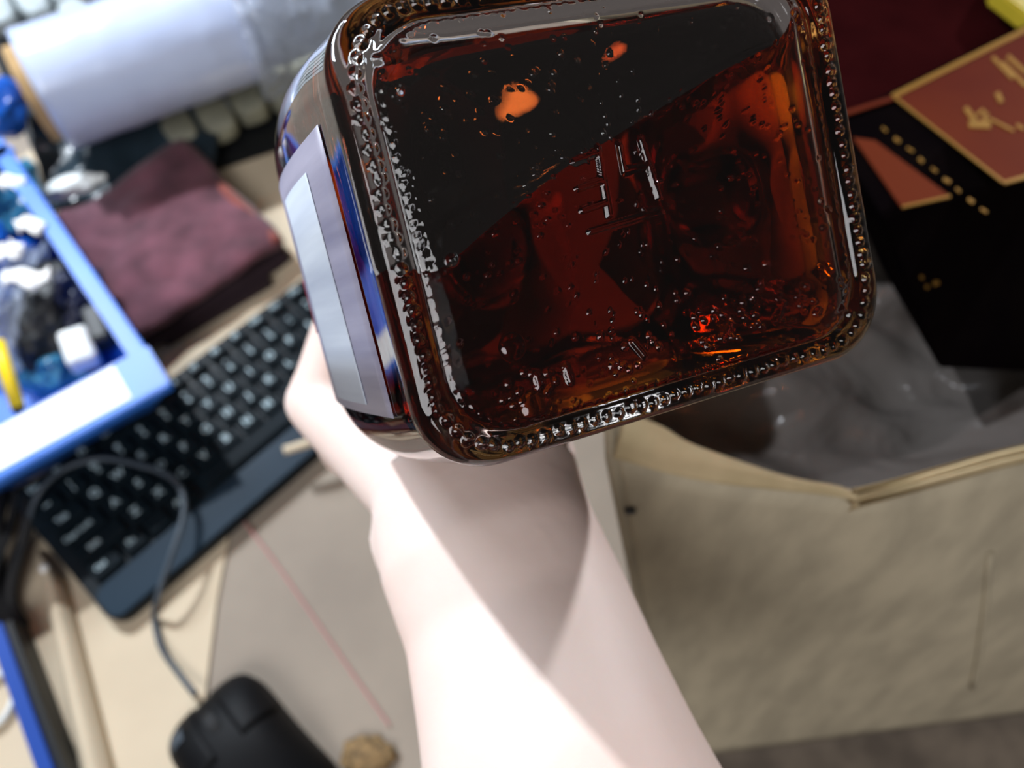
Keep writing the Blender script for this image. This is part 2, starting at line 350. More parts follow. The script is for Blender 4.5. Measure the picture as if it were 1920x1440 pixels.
blob('plastic_bag', 'pale blue wrapper lowest in the basket behind the label rim', 'bag', at(95, 690, .028), (.028, .02, .018), 'teal', 14, .4)
blob('black_pouch', 'black pouch standing in the middle of the blue basket', 'pouch', at(100, 590, .04), (.026, .050, .032), 'tray', 5, .2)
blob('navy_wrapper', 'dark navy wrapper in the basket under the blue side rim', 'wrapper', at(135, 560, .050), (.020, .03, .02), 'navy', 6, .4)
bb = bmesh.new(); bx(bb, .022, .030, .02, (0, 0, 0), .004, 3); o = obj('white_cap_box', bb, 'offwhite'); o.location = at(150, 655, .055); o.rotation_euler = (.2, .1, .5)
tag(o, 'small white plastic block in the corner of the blue basket', 'block')
bb = bmesh.new(); bx(bb, .016, .034, .02, (0, 0, 0), .004, 3); o = obj('black_clip', bb, 'tray'); o.location = at(185, 615, .055); o.rotation_euler = (.1, .1, .5)
tag(o, 'small black clip beside the white block in the basket', 'clip')
pen = empty('yellow_pen', 'yellow pen sticking up at the left edge of the basket', 'pen')
pa, pb = at(-6, 640, .080), at(34, 765, .060)
obj('barrel', tube([pa, pa.lerp(pb, .5), pb], .0048, 12), 'yellow', pen, True)
obj('pen_tip', tube([pb, pb.lerp(pb * 2 - pa, .09), pb.lerp(pb * 2 - pa, .16)], [.0046, .003, .001], 12), 'black', pen, True)
blob('blue_pouch', 'bright blue plastic pouch left of the film roll end', 'pouch', at(2, 205, .07), (.022, .03, .02), 'bluewrap', 8, .2)
for i, (px, py, a, ln) in enumerate([(50, 520, .3, .03), (20, 340, 1.0, .02), (58, 420, .6, .02), (12, 470, 1.2, .025)]):
    b = grid(lambda u, v: Vector(((u - .5) * ln, (v - .5) * .014 + .003 * math.sin(u * 7), .004 * math.sin(u * 9 + v * 3))), 12, 5, .0004)
    o = obj('white_wrapper', b, 'white', smooth=True); o.location = at(px, py, .088); o.rotation_euler = (.2, .2, a)
    tag(o, ['white wrapper strip left of the black pouch in the basket', 'white wrapper scrap nearest the top of the basket', 'white wrapper scrap right beside the teal bag', 'white wrapper scrap on the bright blue wrapper'][i], 'wrapper')

# second tray at the lower left
t0, t1 = at(2, 1166, .03), at(112, 1470, .03)
tr = empty('shallow_tray', 'shallow cream tray with a blue side at the lower left corner', 'tray')
d = (t1 - t0).normalized(); n = Vector((-d.y, d.x, 0)); n = n if n.x < 0 else -n
def quad(p, q, a, b): return [p + n * a, q + n * a, q + n * b, p + n * b]
def slab(qd, z0, z1): return hexa([Vector((v.x, v.y, z0)) for v in qd] + [Vector((v.x, v.y, z1)) for v in qd], .0005)
obj('blue_side', slab(quad(t0, t1, 0, .009), .010, .031), 'dblue', tr)
obj('shade_strip', slab(quad(t0, t1, -.0045, -.0002), .003, .027), 'tray', tr)  # black slab painting the shaded gap along the blue side
obj('tray_floor', slab(quad(t0, t1, .0092, .2), .010, .022), 'card', tr)
rg = bmesh.new(); c = at(-8, 1312, .026); tube([c + Vector((math.cos(a) * .011, math.sin(a) * .016, 0)) for a in [i * math.tau / 32 for i in range(33)]], .0022, 8, rg)
tag(obj('clear_ring', rg, 'offwhite', smooth=True), 'pale plastic ring on the cream tray at the left edge', 'ring')

# ------------------------------------------------------------------ folded suede cloth
cl = empty('folded_cloth', 'folded maroon suede cloth between basket and film roll', 'cloth')
CC = [at(118, 425, .022), at(345, 284, .022), at(528, 462, .022), at(262, 636, .022)]
def bil(C, u, v): return C[0] * (1 - u) * (1 - v) + C[1] * u * (1 - v) + C[2] * u * v + C[3] * (1 - u) * v
def cloth(z, sh, seed, amp=.004):
    def f(u, v):
        p = bil(CC, sh + u * (1 - 2 * sh), sh + v * (1 - 2 * sh)); e = min(u, 1 - u, v, 1 - v)
        wv = .006 * math.sin(u * 7 + seed) * (1 - v) ** 2
        rnd = (1 - min(1, e / .06)) ** 2
        return Vector((p.x + .002 * nz(p, 40, seed), p.y + wv, z + amp * nz(p, 22, seed) + amp * .6 * nz(p, 50, seed) - .004 * rnd))
    return f
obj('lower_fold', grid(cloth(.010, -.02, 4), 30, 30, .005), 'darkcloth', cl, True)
obj('upper_fold', grid(cloth(.026, .0, 2), 40, 40, .009), 'cloth', cl, True)
eg = bmesh.new(); pts = [bil(CC, 1, t / 10) for t in range(11)]
pts = [Vector((p.x + .001, p.y + .003, .023 + .002 * math.sin(i * 1.3))) for i, p in enumerate(pts)]
obj('folded_edge', tube(catmull([CC[1] + (CC[2] - CC[1]) * (i / 8) + Vector((-.001, -.002, .0065 + .001 * math.sin(i * 1.7))) for i in range(9)], 4), .0058, 10), 'rust', cl, True)
# flat slab for the dark fold under the cloth edge towards the keyboard
tag(obj('dark_fold', slab([at(300, 622), at(500, 515), at(515, 540), at(320, 655)], .0025, .010), 'darkcloth'), 'thin dark fold sticking out under the maroon cloth', 'case')

# ------------------------------------------------------------------ tray of packets, dark film, film roll
pt = empty('packet_tray', 'black tray holding pale soft packets behind the film roll', 'tray')
T0, T1, T2, T3 = at(-80, -60, 0), at(620, -160, 0), at(600, 262, 0), at(120, 420, 0)
def slabz(c, z0, z1, b=.001): return hexa([Vector((v.x, v.y, z0)) for v in c] + [Vector((v.x, v.y, z1)) for v in c], b)
obj('tray_base', slabz([T0, T1, T2, T3], .0024, .006), 'tray', pt)
# packets: rows of pillows, long axis down-right
pd = (at(500, 250) - at(400, 90)).normalized(); ps = Vector((pd.y, -pd.x, 0)); ps = ps if ps.x > 0 else -ps
def pillow(lx, ly, lz, seed):
    b = bmesh.new(); bmesh.ops.create_icosphere(b, subdivisions=4, radius=1)
    for v in b.verts:
        p = v.co; q = Vector([math.copysign(abs(c) ** .55, c) for c in p]); k = 1 + .06 * nz(p, 2.2, seed)
        v.co = Vector((q.x * lx / 2 * k, q.y * ly / 2 * k, q.z * lz / 2 * k))
    return b
pm = [obj('packet', pillow(.032, .063, .028, s), m, smooth=True).data for s in range(3) for m in ('pack', 'packtan')]
for o in list(COL.objects):
    if o.name.startswith('packet') and o.type == 'MESH': bpy.data.objects.remove(o)
Rp = Matrix((ps, pd, Vector((0, 0, -1)))).transposed()
base = at(470, 215, 0); cnt = 0
for i in range(-15, 4):
    for j in range(-4, 1):
        c = base + ps * (i * .035) + pd * (j * .066 + .004 * (i % 3)); q = Vector((c.x, c.y, 0))
        # keep inside the tray and off the frame's far outside
        r = cam.matrix_world.inverted() @ q; X = 960 + F * r.x / -r.z; Y = 720 - F * r.y / -r.z
        if X < -40 or X > 620 or Y < -60 or Y > 262 - (X - 560) * .40: continue
        yu = 100 - X * .30; yl = 250 - (X - 120) * .30
        if X > 20 and yu + 25 < Y < yl - 30: continue
        if X < 330 and Y > 120: continue
        tan = X > 330 and Y > 60
        o = bpy.data.objects.new('packet', pm[(cnt % 3) * 2 + (1 if tan else 0)]); COL.objects.link(o); cnt += 1
        o.matrix_world = Matrix.Translation(Vector((c.x, c.y, .0205))) @ Rp.to_4x4() @ Matrix.Rotation(random.uniform(-.08, .08), 4, 'Z')
        tag(o, 'dull tan soft packet in the black tray below the film roll' if tan else 'pale grey soft packet in the black tray behind the film roll', 'packet', 'tan packets below the roll' if tan else 'pale grey packets behind the roll')
DF = [at(40, 170, .05), at(415, 125, .045), at(405, 325, .014), at(95, 400, .018)]
def dfilm(u, v):
    p = bil(DF, u, v); return p + Vector((0, 0, .008 * nz(p, 18, 2) + .006 * nz(p, 45, 4)))
tag(obj('dark_plastic_sheet', grid(dfilm, 50, 40, .0006), 'darkfilm', smooth=True), 'dark bluish crumpled plastic sheet between film roll and maroon cloth', 'plastic sheet')
blob('pale_wrapper', 'pale greenish wrapper poking out left of the maroon cloth', 'wrapper', at(125, 352, .040), (.030, .009, .008), 'offwhite', 12, .3).rotation_euler = (0, 0, .45)
# roll
ra = at(78, 172, .105); rb = at(640, -20, .105); ax = (rb - ra).normalized(); RR = .050
roll = empty('film_roll', 'large roll of clear stretch film on a cardboard core', 'film roll')
q = ax.to_track_quat('Z', 'Y').to_matrix().to_4x4()
def cyl(name, p, d, r0, L, m, parent, seg=64, rin=None, wob=0):
    b = bmesh.new(); rr = []
    for k in range(seg):
        a = k * math.tau / seg; rr.append((math.cos(a), math.sin(a)))
    nL = 24
    O = [[b.verts.new(((r0 + wob * nz((c * 2, s * 2, i * .5), 1, 3)) * c, (r0 + wob * nz((c * 2, s * 2, i * .5), 1, 3)) * s, L * i / nL)) for c, s in rr] for i in range(nL + 1)]
    for i in range(nL):
        for k in range(seg): b.faces.new((O[i][k], O[i][(k + 1) % seg], O[i + 1][(k + 1) % seg], O[i + 1][k]))
    if rin:
        I = [[b.verts.new((rin * c, rin * s, z)) for c, s in rr] for z in (0, L)]
        for k in range(seg):
            b.faces.new((I[0][k], I[0][(k + 1) % seg], O[0][(k + 1) % seg], O[0][k])); b.faces.new((I[1][(k + 1) % seg], I[1][k], O[-1][k], O[-1][(k + 1) % seg]))
            b.faces.new((I[0][(k + 1) % seg], I[0][k], I[1][k], I[1][(k + 1) % seg]))
    else: b.faces.new(O[0][::-1]); b.faces.new(O[-1])
    bmesh.ops.recalc_face_normals(b, faces=b.faces)
    o = obj(name, b, m, parent, True); o.matrix_world = Matrix.Translation(p) @ d.to_track_quat('Z', 'Y').to_matrix().to_4x4(); 
    return o
cyl('wound_film', ra, ax, RR, .175, 'film', roll, rin=.0395, wob=.0008)
cyl('inner_winding', ra + ax * .1755, ax, .0435, .23, 'film2', roll, rin=.0395, wob=.002)
cyl('cardboard_core', ra - ax * .010, ax, .0392, .42, 'core', roll, rin=.034)
# loose film end draped from the roll towards the bottle
def loose(u, v):
    p = ra + ax * (.165 + u * .21); a = -1.0 + v * 3.4
    s1 = Vector((-ax.y, ax.x, 0)).normalized(); up = Vector((0, 0, 1))
    r = RR + .004 + .006 * (1 + nz((u * 4, v * 6, 0), 1.6, 5)) + .010 * max(0, nz((u * 7, v * 9, 2), 1, 2)) + .02 * u * max(0, .5 - v) + .007 * abs(nz((u * 9, v * 14, 1), 2, 8))
    return p + (-s1 * math.cos(a) + up * math.sin(a)) * r
tag(obj('loose_film', grid(loose, 70, 50), 'clearfilm', roll, True), 'wrinkled loose clear film', None)

# ------------------------------------------------------------------ carton on the right
ZR = .30
rim = [at(1158, 858, ZR), at(1240, 884, ZR), at(1330, 905, ZR), at(1450, 922, ZR), at(1598, 936, ZR), at(1750, 905, ZR), at(1920, 868, ZR), at(2180, 820, ZR), at(2600, 745, ZR)]
bot0, bot1 = at(1262, 1425, .003), at(2700, 1235, .003)
ca = empty('cardboard_carton', 'large open cardboard carton with a sagging rim right of the arm', 'carton')
rimc = catmull(rim, 5); NR = len(rimc) - 1
def front(u, v):
    i = u * NR; k = min(int(i), NR - 1); r = rimc[k].lerp(rimc[k + 1], i - k); b = bot0.lerp(bot1, u)
    p = b.lerp(r, v); p.y -= .004 * math.sin(math.pi * v) * math.sin(math.pi * u); return p
obj('front_panel', grid(front, 56, 24, .0045), ['carton'], ca, True)
lb0 = bot0; lt0 = rimc[0]; lt1 = at(1000, 560, ZR); lt1 = Vector((lt0.x - .004, lt0.y + .60, ZR)); lb1 = Vector((lb0.x + .006, lt1.y, .003))
obj('side_panel', grid(lambda u, v: lb0.lerp(lb1, u).lerp(lt0.lerp(lt1, u), v) + Vector((.003 * math.sin(u * 6) * v, 0, 0)), 20, 12, .0045), ['carton'], ca, True)
rt0 = rimc[-1]; rt1 = Vector((rt0.x, lt1.y, ZR)); rb0 = bot1; rb1 = Vector((rb0.x, lt1.y, .003))
obj('side_panel', hexa([rb0, rb1, rb1 + Vector((.0045, 0, 0)), rb0 + Vector((.0045, 0, 0)), rt0, rt1, rt1 + Vector((.0045, 0, 0)), rt0 + Vector((.0045, 0, 0))]), 'carton', ca)
obj('back_panel', hexa([lb1, rb1, rb1 + Vector((0, .0045, 0)), lb1 + Vector((0, .0045, 0)), lt1, rt1, rt1 + Vector((0, .0045, 0)), lt1 + Vector((0, .0045, 0))]), 'carton', ca)
obj('bottom_panel', hexa([lb0 + Vector((.006, .008, .001)), rb0 + Vector((-.004, .006, .001)), rb1 + Vector((-.004, -.002, .001)), lb1 + Vector((.006, -.002, .001)), lb0 + Vector((.006, .008, .005)), rb0 + Vector((-.004, .006, .005)), rb1 + Vector((-.004, -.002, .005)), lb1 + Vector((.006, -.002, .005))]), 'cartonin', ca)
# fringe: folded inner flap left of the kink and double edge along the rim
inner = [at(1170, 770, ZR + .004), at(1240, 800, ZR + .004), at(1290, 832, ZR + .003), at(1370, 862, ZR + .002), at(1480, 895, ZR + .001), at(1575, 912, ZR), at(1604, 934, ZR)]
ic = catmull(inner, 6); oc = catmull([at(1150, 862, ZR), at(1185, 872, ZR - .001), at(1240, 887, ZR), at(1330, 905, ZR), at(1450, 920, ZR), at(1550, 932, ZR), at(1606, 942, ZR)], 6); NI = len(ic) - 1
def flap(u, v):
    k = min(int(u * NI), NI - 1); t = u * NI - k
    p = oc[k].lerp(oc[k + 1], t).lerp(ic[k].lerp(ic[k + 1], t), v); p.z += .0025 * math.sin(v * math.pi) + .0006 * math.sin(u * 9 + v * 4) + .001; return p
obj('bent_flap', grid(flap, 40, 10, .0035), 'cartonedge', ca, True)
rin = catmull([at(1602, 930, ZR), at(1680, 908, ZR), at(1780, 876, ZR + .001), at(1920, 838, ZR + .002), at(2180, 790, ZR + .002), at(2600, 715, ZR + .002)], 8); rout = catmull([at(1602, 942, ZR - .001), at(1680, 926, ZR), at(1780, 902, ZR), at(1920, 868, ZR), at(2180, 820, ZR), at(2600, 745, ZR)], 8); NQ = len(rin) - 1
def rimstrip(u, v):
    k = min(int(u * NQ), NQ - 1); t = u * NQ - k; p = rout[k].lerp(rout[k + 1], t).lerp(rin[k].lerp(rin[k + 1], t), v)
    p.z += .0022 * abs(math.sin(v * math.pi * 2)) + .0008; return p
obj('rim_edge', grid(rimstrip, 40, 16, .003), 'cartonedge', ca, True)
hole = bmesh.new(); hp = front(.008, .90); bmesh.ops.create_cone(hole, cap_ends=True, segments=16, radius1=.0022, radius2=.0022, depth=.0016, matrix=Matrix.Translation(hp + Vector((.0, -.0012, 0))) @ Matrix.Rotation(math.pi / 2, 4, 'X'))
obj('hole', hole, 'tray', ca)
# crease line down the front
def front_px(px, v):
    best = min((k / 400 for k in range(401)), key=lambda u: abs(960 + F * (lambda c: c[0] / -c[2])(cam.matrix_world.inverted() @ front(u, v)) - px)); return front(best, v)
cr = bmesh.new(); tube([front_px(1856 - 34 * t, .82 - .56 * t) + Vector((0, -.0006, 0)) for t in [i / 8 for i in range(9)]], .0014, 6, cr); obj('crease', cr, 'carton', ca, True)
# plastic bag in the carton
BG = [at(1235, 800, .27), at(1600, 928, .275), at(2060, 840, .28), at(2060, 420, .22), at(1500, 380, .20), at(1180, 560, .22)]
def bag(u, v):
    a = BG[0].lerp(BG[2], u) if False else (BG[0].lerp(BG[1], u * 2) if u < .5 else BG[1].lerp(BG[2], u * 2 - 1))
    b = BG[5].lerp(BG[4], u * 2) if u < .5 else BG[4].lerp(BG[3], u * 2 - 1)
    p = a.lerp(b, v); e = min(1, v / .12)
    dip = -.055 * math.sin(math.pi * min(1, v * 1.1 + .05)) * (1.0 - .6 * u)
    return p + Vector((0, .004, dip + e * (.020 * nz(p, 14, 3) + .012 * nz(p, 34, 6)) - .006))
tag(obj('plastic_bag', grid(bag, 90, 70), 'bagfilm', smooth=True), 'large grey see-through crumpled plastic bag lining the open carton', 'bag')

# ------------------------------------------------------------------ gift boxes in the carton
gb = empty('gift_box', 'black gift box with red and gold panels on its top edge', 'gift box')
A0, A1, A2, A3 = P(1545, 232, .375), P(2050, -20, .42), P(2100, 290, .365), P(1650, 402, .325)
N3, N2 = P(1762, 692, .350), P(2200, 712, .39)
N0, N1 = N3 + (A0 - A3), N2 + (A1 - A2)
obj('box_body', hexa([N3, N2, N1, N0, A3, A2, A1, A0], .001), 'blackbox', gb)
an = (A1 - A0).cross(A3 - A0).normalized(); an = an if an.dot(CAM - A0) > 0 else -an
def pixA(px, py, off=0):   # point on the top plane of the gift box
    r = RX * ((px - 960) / F) + DN * ((py - 720) / F) + FW; t = (A0 - CAM).dot(an) / r.dot(an); return CAM + r * t + an * off
def panelq(name, q, m, o0, o1, parent):
    return obj(name, hexa([pixA(x, y, o0) for x, y in q] + [pixA(x, y, o1) for x, y in q]), m, parent)
def frame(q, wpx, parent):
    n4 = len(q)
    for i in range(n4):
        a, b = Vector(q[i]), Vector(q[(i + 1) % n4]); dd = (b - a).normalized() * wpx; nn = Vector((-dd.y, dd.x))
        panelq('gold_border', [tuple(a), tuple(b), tuple(b + nn), tuple(a + nn)], 'gold', .0012, .0017, parent)
P1 = [(1672, 182), (2020, 5), (2080, 290), (1880, 346)]
P2 = [(1600, 262), (1640, 268), (1780, 372), (1690, 392)]
panelq('red_panel', P1, 'panel', .0003, .0012, gb); panelq('red_panel', P2, 'panel', .0003, .0012, gb)
def line2(a, b, wpx, m='gold', nm='gold_border', o0=.0012, o1=.0018):
    a, b = Vector(a), Vector(b); dd = (b - a).normalized() * wpx; nn = Vector((-dd.y, dd.x)); panelq(nm, [tuple(a), tuple(b), tuple(b + nn), tuple(a + nn)], m, o0, o1, gb)
line2((1672, 182), (1990, 22), 9); line2((1672, 182), (1880, 346), 4); line2((1880, 346), (2080, 290), 6); line2((1690, 392), (1780, 372), 4); line2((1560, 222), (1672, 186), 8, 'panel')
# gold emblem: a small flourish of petals and a tail
for (x0, y0_, x1, y1, wd) in [(1812, 205, 1832, 232, 9), (1815, 232, 1856, 234, 13), (1852, 218, 1846, 238, 8), (1853, 226, 1900, 250, 4), (1872, 178, 1880, 196, 9), (1905, 238, 1920, 246, 5), (1845, 214, 1832, 224, 6)]:
    line2((x0, y0_), (x1, y1), wd, 'gold', 'emblem')
for (x0, y0_, x1, y1) in [(1862, 110, 1900, 150), (1880, 120, 1925, 165), (1890, 108, 1925, 140)]: line2((x0, y0_), (x1, y1), 7, 'gold', 'emblem', .0012, .0017)
# row of tiny gold characters on the dark band
for i in range(9):
    x = 1655 + i * 23; y = 240 + i * 19; line2((x, y), (x + 8 + (i % 3) * 2, y + 7), 5 if i % 2 else 3, 'gold', 'print_mark', .0002, .0008)
for i, (x, y) in enumerate([(1728, 520), (1738, 538), (1752, 532), (1756, 530)]):
    c = A3.lerp(N3, (y - 402) / 290) ; r = RX * ((x - 960) / F) + DN * ((y - 720) / F) + FW; fn = (N3 - A3).cross(N2 - A3).normalized(); t = (A3 - CAM).dot(fn) / r.dot(fn)
    b = boxbm(.0012 + .0008 * (i == 3), .0016, .0006, CAM + r * (t - .0006)); obj('print_mark', b, 'gold', gb)
mb = empty('maroon_box', 'dark maroon lacquered box behind the gift box', 'box')
C0, C1, C2, C3 = P(1530, 270, .400), P(2080, 0, .445), P(1960, -420, .56), P(1300, -180, .52)
dz = Vector((0, 0, -.12))
obj('box_body', hexa([C0 + dz, C1 + dz, C2 + dz, C3 + dz, C0, C1, C2, C3], .001), 'maroon', mb)
up1 = (C1 - C0).cross(C3 - C0).normalized(); up1 = up1 if up1.z > 0 else -up1
yp = [P(1855, -10, .43), P(1990, 95, .40), P(2040, -60, .44), P(1900, -120, .47)]
tag(obj('yellow_packet', hexa([p - up1 * .006 for p in yp] + [p + up1 * .004 for p in yp], .0015), 'yellowpack'), 'mustard yellow packet on the maroon box in the top right corner', 'packet')
# cream strip by the keyboard front
tag(obj('card_offcut', tube([at(533, 845, .030), at(575, 832, .031), at(640, 800, .031)], .0035, 8), 'card', smooth=True), 'small cream card offcut over the keyboard beside the hand', 'card strip')

# ------------------------------------------------------------------ bottle
Bc = Vector((23.2, -34.2, 143.9)) / 1000
axc = Vector((-38, -7, 115)).normalized()
BC = W(Bc); AXW = (RX * axc.x + DN * axc.y + FW * axc.z).normalized()
def on_base(px, py):
    r = RX * ((px - 960) / F) + DN * ((py - 720) / F) + FW; t = (BC - CAM).dot(AXW) / r.dot(AXW); return CAM + r * t
bl, br = on_base(855, 862), on_base(1645, 622)
E1 = (br - bl).normalized(); E2 = AXW.cross(E1).normalized()      # e1 along the lower edge; e2 completes
if E2.dot(DN) > 0: E2 = -E2                                         # e2 points up in the picture
Rb = Matrix((E1, E2, E1.cross(E2))).transposed()
sgn = 1 if E1.cross(E2).dot(AXW) > 0 else -1                        # local z = +axis (into the bottle) if sgn>0
def loc2(px, py):
    v = on_base(px, py) - BC; return v.dot(E1), v.dot(E2)
HWD = .0498; KY = .815
c_ = [loc2(*p) for p in ((850, 862), (1648, 622), (600, 45))]
print('base corners local', c_)
S = 1 if sgn > 0 else -1
def rsq(n, hw, r, ky=None):
    out = []; hx, hy = hw, hw * (KY if ky is None else ky); r = min(r, hx * .999, hy * .999)
    for k in range(n):
        a = k * math.tau / n + math.pi / n; c, s = math.cos(a), math.sin(a)
        t = min(hx / max(abs(c), 1e-9), hy / max(abs(s), 1e-9)); x, y = abs(c) * t, abs(s) * t
        if x > hx - r and y > hy - r:
            qx, qy = hx - r, hy - r; B_ = abs(c) * qx + abs(s) * qy; C_ = qx * qx + qy * qy - r * r; t = B_ + math.sqrt(max(0, B_ * B_ - C_))
        out.append((c * t, s * t))
    return np.array(out)
# stipples, embossed marks --------------------------------------------------
bumps = []   # x, y, radius, height
lines = []   # x0,y0,x1,y1, halfwidth, height
def bp_(px, py, r=.55, h=.35): x, y = loc2(px, py); bumps.append((x, y, r / 1000, h / 1000))
def ln_(x0, y0, x1, y1, wd=.7, h=.6): a = loc2(x0, y0); b = loc2(x1, y1); lines.append((*a, *b, wd / 1000, h / 1000))
for hw_, st, br_ in ((.0420, .0024, .00042), (.0456, .00265, .00105)):
    n_ = int(8 * hw_ * .93 / st)
    pr = rsq(n_, hw_, .012)
    # even spacing
    d_ = np.r_[0, np.cumsum(np.linalg.norm(np.diff(np.vstack([pr, pr[:1]]), axis=0), axis=1))]
    tt = np.linspace(0, d_[-1], n_ + 1)[:-1]; prr = np.vstack([pr, pr[:1]])
    xs = np.interp(tt, d_, prr[:, 0]); ys = np.interp(tt, d_, prr[:, 1])
    for x, y in zip(xs, ys): bumps.append((x + rng.normal(0, .00015), y + rng.normal(0, .00015), br_ + rng.normal(0, .0001), br_ * .65))
for i in range(520):
    x, y = rng.uniform(-.043, .043), rng.uniform(-.034, .034); r = rng.uniform(.22, .5); bumps.append((x, y, r / 1000, r * .75 / 1000))
for x0, y0_, x1, y1 in [(1130, 272, 1152, 400), (1085, 300, 1128, 282), (1092, 350, 1138, 334), (1100, 392, 1146, 376), (1170, 268, 1180, 318), (1180, 318, 1222, 306), (1210, 258, 1246, 366), (1115, 432, 1250, 392),
                        (1190, 640, 1212, 668), (1064, 688, 1072, 716), (1010, 704, 1014, 726), (1374, 604, 1355, 634), (1474, 568, 1462, 596), (1538, 580, 1532, 588), (1583, 578, 1596, 588)]: ln_(x0, y0_, x1, y1)
for p in [(1308, 595), (1325, 600), (1345, 582), (1360, 590), (1310, 612), (1322, 640), (1330, 650), (1350, 672), (1375, 632), (1387, 634), (1400, 567), (1417, 560), (1395, 582), (1420, 590), (1400, 595), (1425, 605), (1415, 612), (1432, 612), (1460, 602), (1470, 605), (1481, 603), (1491, 600), (1465, 560), (1467, 551), (1500, 548), (1517, 537), (1500, 557), (1510, 560), (1505, 573), (1512, 583), (1530, 565), (1435, 530), (1430, 541), (1445, 495), (1278, 562), (1297, 548), (1410, 502),
          (960, 745), (975, 735), (980, 752), (955, 720), (945, 750), (965, 760), (1000, 700), (1030, 700), (1045, 715), (1035, 725), (1015, 745), (1028, 735), (985, 698), (1132, 630), (1222, 630), (1230, 640), (1240, 650), (1160, 680), (1168, 688), (1150, 685), (1176, 650), (1183, 693), (1200, 685)]: bp_(*p, r=.62, h=.5)
bumps.append((*loc2(965, 650), .0022, .0006)); bumps.append((*loc2(1005, 760), .0026, .0007)); bumps.append((*loc2(848, 487), .0011, .0009)); bumps.append((*loc2(710, 110), .0009, .0009)); bumps.append((*loc2(750, 167), .0008, .0007))
def relief(X, Y):
    Z = np.zeros_like(X)
    for (x, y, r, h) in bumps:
        d2 = ((X - x) ** 2 + (Y - y) ** 2) / (r * r); m_ = d2 < 1; Z[m_] = np.maximum(Z[m_], h * np.sqrt(1 - d2[m_]) * (1 - d2[m_]) ** .15)
    for (x0, y0_, x1, y1, wd, h) in lines:
        L2_ = (x1 - x0) ** 2 + (y1 - y0_) ** 2; t = np.clip(((X - x0) * (x1 - x0) + (Y - y0_) * (y1 - y0_)) / L2_, 0, 1)
        d2 = ((X - x0 - t * (x1 - x0)) ** 2 + (Y - y0_ - t * (y1 - y0_)) ** 2) / (wd * wd); m_ = d2 < 1; Z[m_] = np.maximum(Z[m_], h * (1 - d2[m_]) ** .8)
    return Z
NT = 800
verts = []; 
# base rings from the centre out
CR = .0135
flat = rsq(NT, 1.0, CR / HWD)
ts = np.concatenate([np.linspace(.012, .86, 118), np.linspace(.8665, .94, 14)])
heelr = .004
rad = flat * HWD
ringsx = []
for t in ts:
    xy = rad * t; tt = t
    push = .0022 * max(0, 1 - (t / .86) ** 2.0) + (.0007 * math.exp(-((t - .86) / .018) ** 2))
    z = np.full(NT, push); ringsx.append((xy, z))
X = np.concatenate([r[0][:, 0] for r in ringsx]); Y = np.concatenate([r[0][:, 1] for r in ringsx]); Z = np.concatenate([r[1] for r in ringsx])
wv = .00004 * np.sin(X * 260 + 1.3) * np.cos(Y * 210) + .00001 * np.sin(X * 520 + Y * 430)
Z = Z + wv - relief(X, Y)          # z = into the bottle; bumps stand proud towards the camera
prof = []   # (scale halfwidth, z) heel and sides, outer
for k in range(1, 8):
    a = k / 7 * math.pi / 2; prof.append((HWD * .94 + (HWD * .06) * math.sin(a), heelr * (1 - math.cos(a)), CR))
BL = .118
for z in np.linspace(.010, BL, 14): prof.append((HWD + .0058 * math.sin(math.pi * (z - .004) / (BL - .004)) ** 1.15 if z < BL - 1e-4 else HWD, z, CR + z * .07))
NECKR = .0145
for k in range(1, 15):
    a = k / 14 * math.pi / 2; t = 1 - math.cos(a)
    hw = HWD * math.cos(a) + NECKR * (1 - math.cos(a)); prof.append((hw, BL + .030 * math.sin(a), min(CR + (NECKR - CR) * (1 - math.cos(a)) ** .6 + .004, hw), KY + (1 - KY) * (1 - math.cos(a))))
NE = .222
for z in np.linspace(BL + .036, NE, 12): prof.append((NECKR, z, NECKR, 1))
prof.append((NECKR + .002, NE + .001, NECKR + .002, 1)); prof.append((NECKR + .002, NE + .010, NECKR + .002, 1)); prof.append((NECKR - .003, NE + .012, NECKR - .003, 1))
allv = np.stack([X, Y, Z], 1).tolist()
for hw, z, r, *kk in prof:
    o_ = rsq(NT, hw, r, kk[0] if kk else None); allv += [[a, b, z] for a, b in o_]
nr = len(ts) + len(prof); faces = []
for i in range(nr - 1):
    a = i * NT; b = a + NT
    for k in range(NT): k2 = (k + 1) % NT; faces.append((a + k, b + k, b + k2, a + k2))
faces.append(tuple(range(NT - 1, -1, -1))[::-1]); faces.append(tuple(((nr - 1) * NT + k) for k in range(NT)))
flip = S < 0
V = [(x, y, z * S) for x, y, z in allv]
bot = empty('liquor_bottle', 'square clear glass bottle of dark amber liquor, stippled base towards the viewer', 'bottle', BC, Rb)
def mk(name, v, f, m, parent, outward=True):
    me = bpy.data.meshes.new(name); me.from_pydata(v, [], f); me.update()
    b = bmesh.new(); b.from_mesh(me); bmesh.ops.recalc_face_normals(b, faces=b.faces)
    if not outward: bmesh.ops.reverse_faces(b, faces=b.faces)
    b.to_mesh(me); b.free()
    for x in (m if isinstance(m, list) else [m]): me.materials.append(M[x])
    me.polygons.foreach_set('use_smooth', [True] * len(me.polygons)); o = bpy.data.objects.new(name, me); COL.objects.link(o); o.parent = parent; return o
mk('glass_body', V, faces, 'glass', bot)
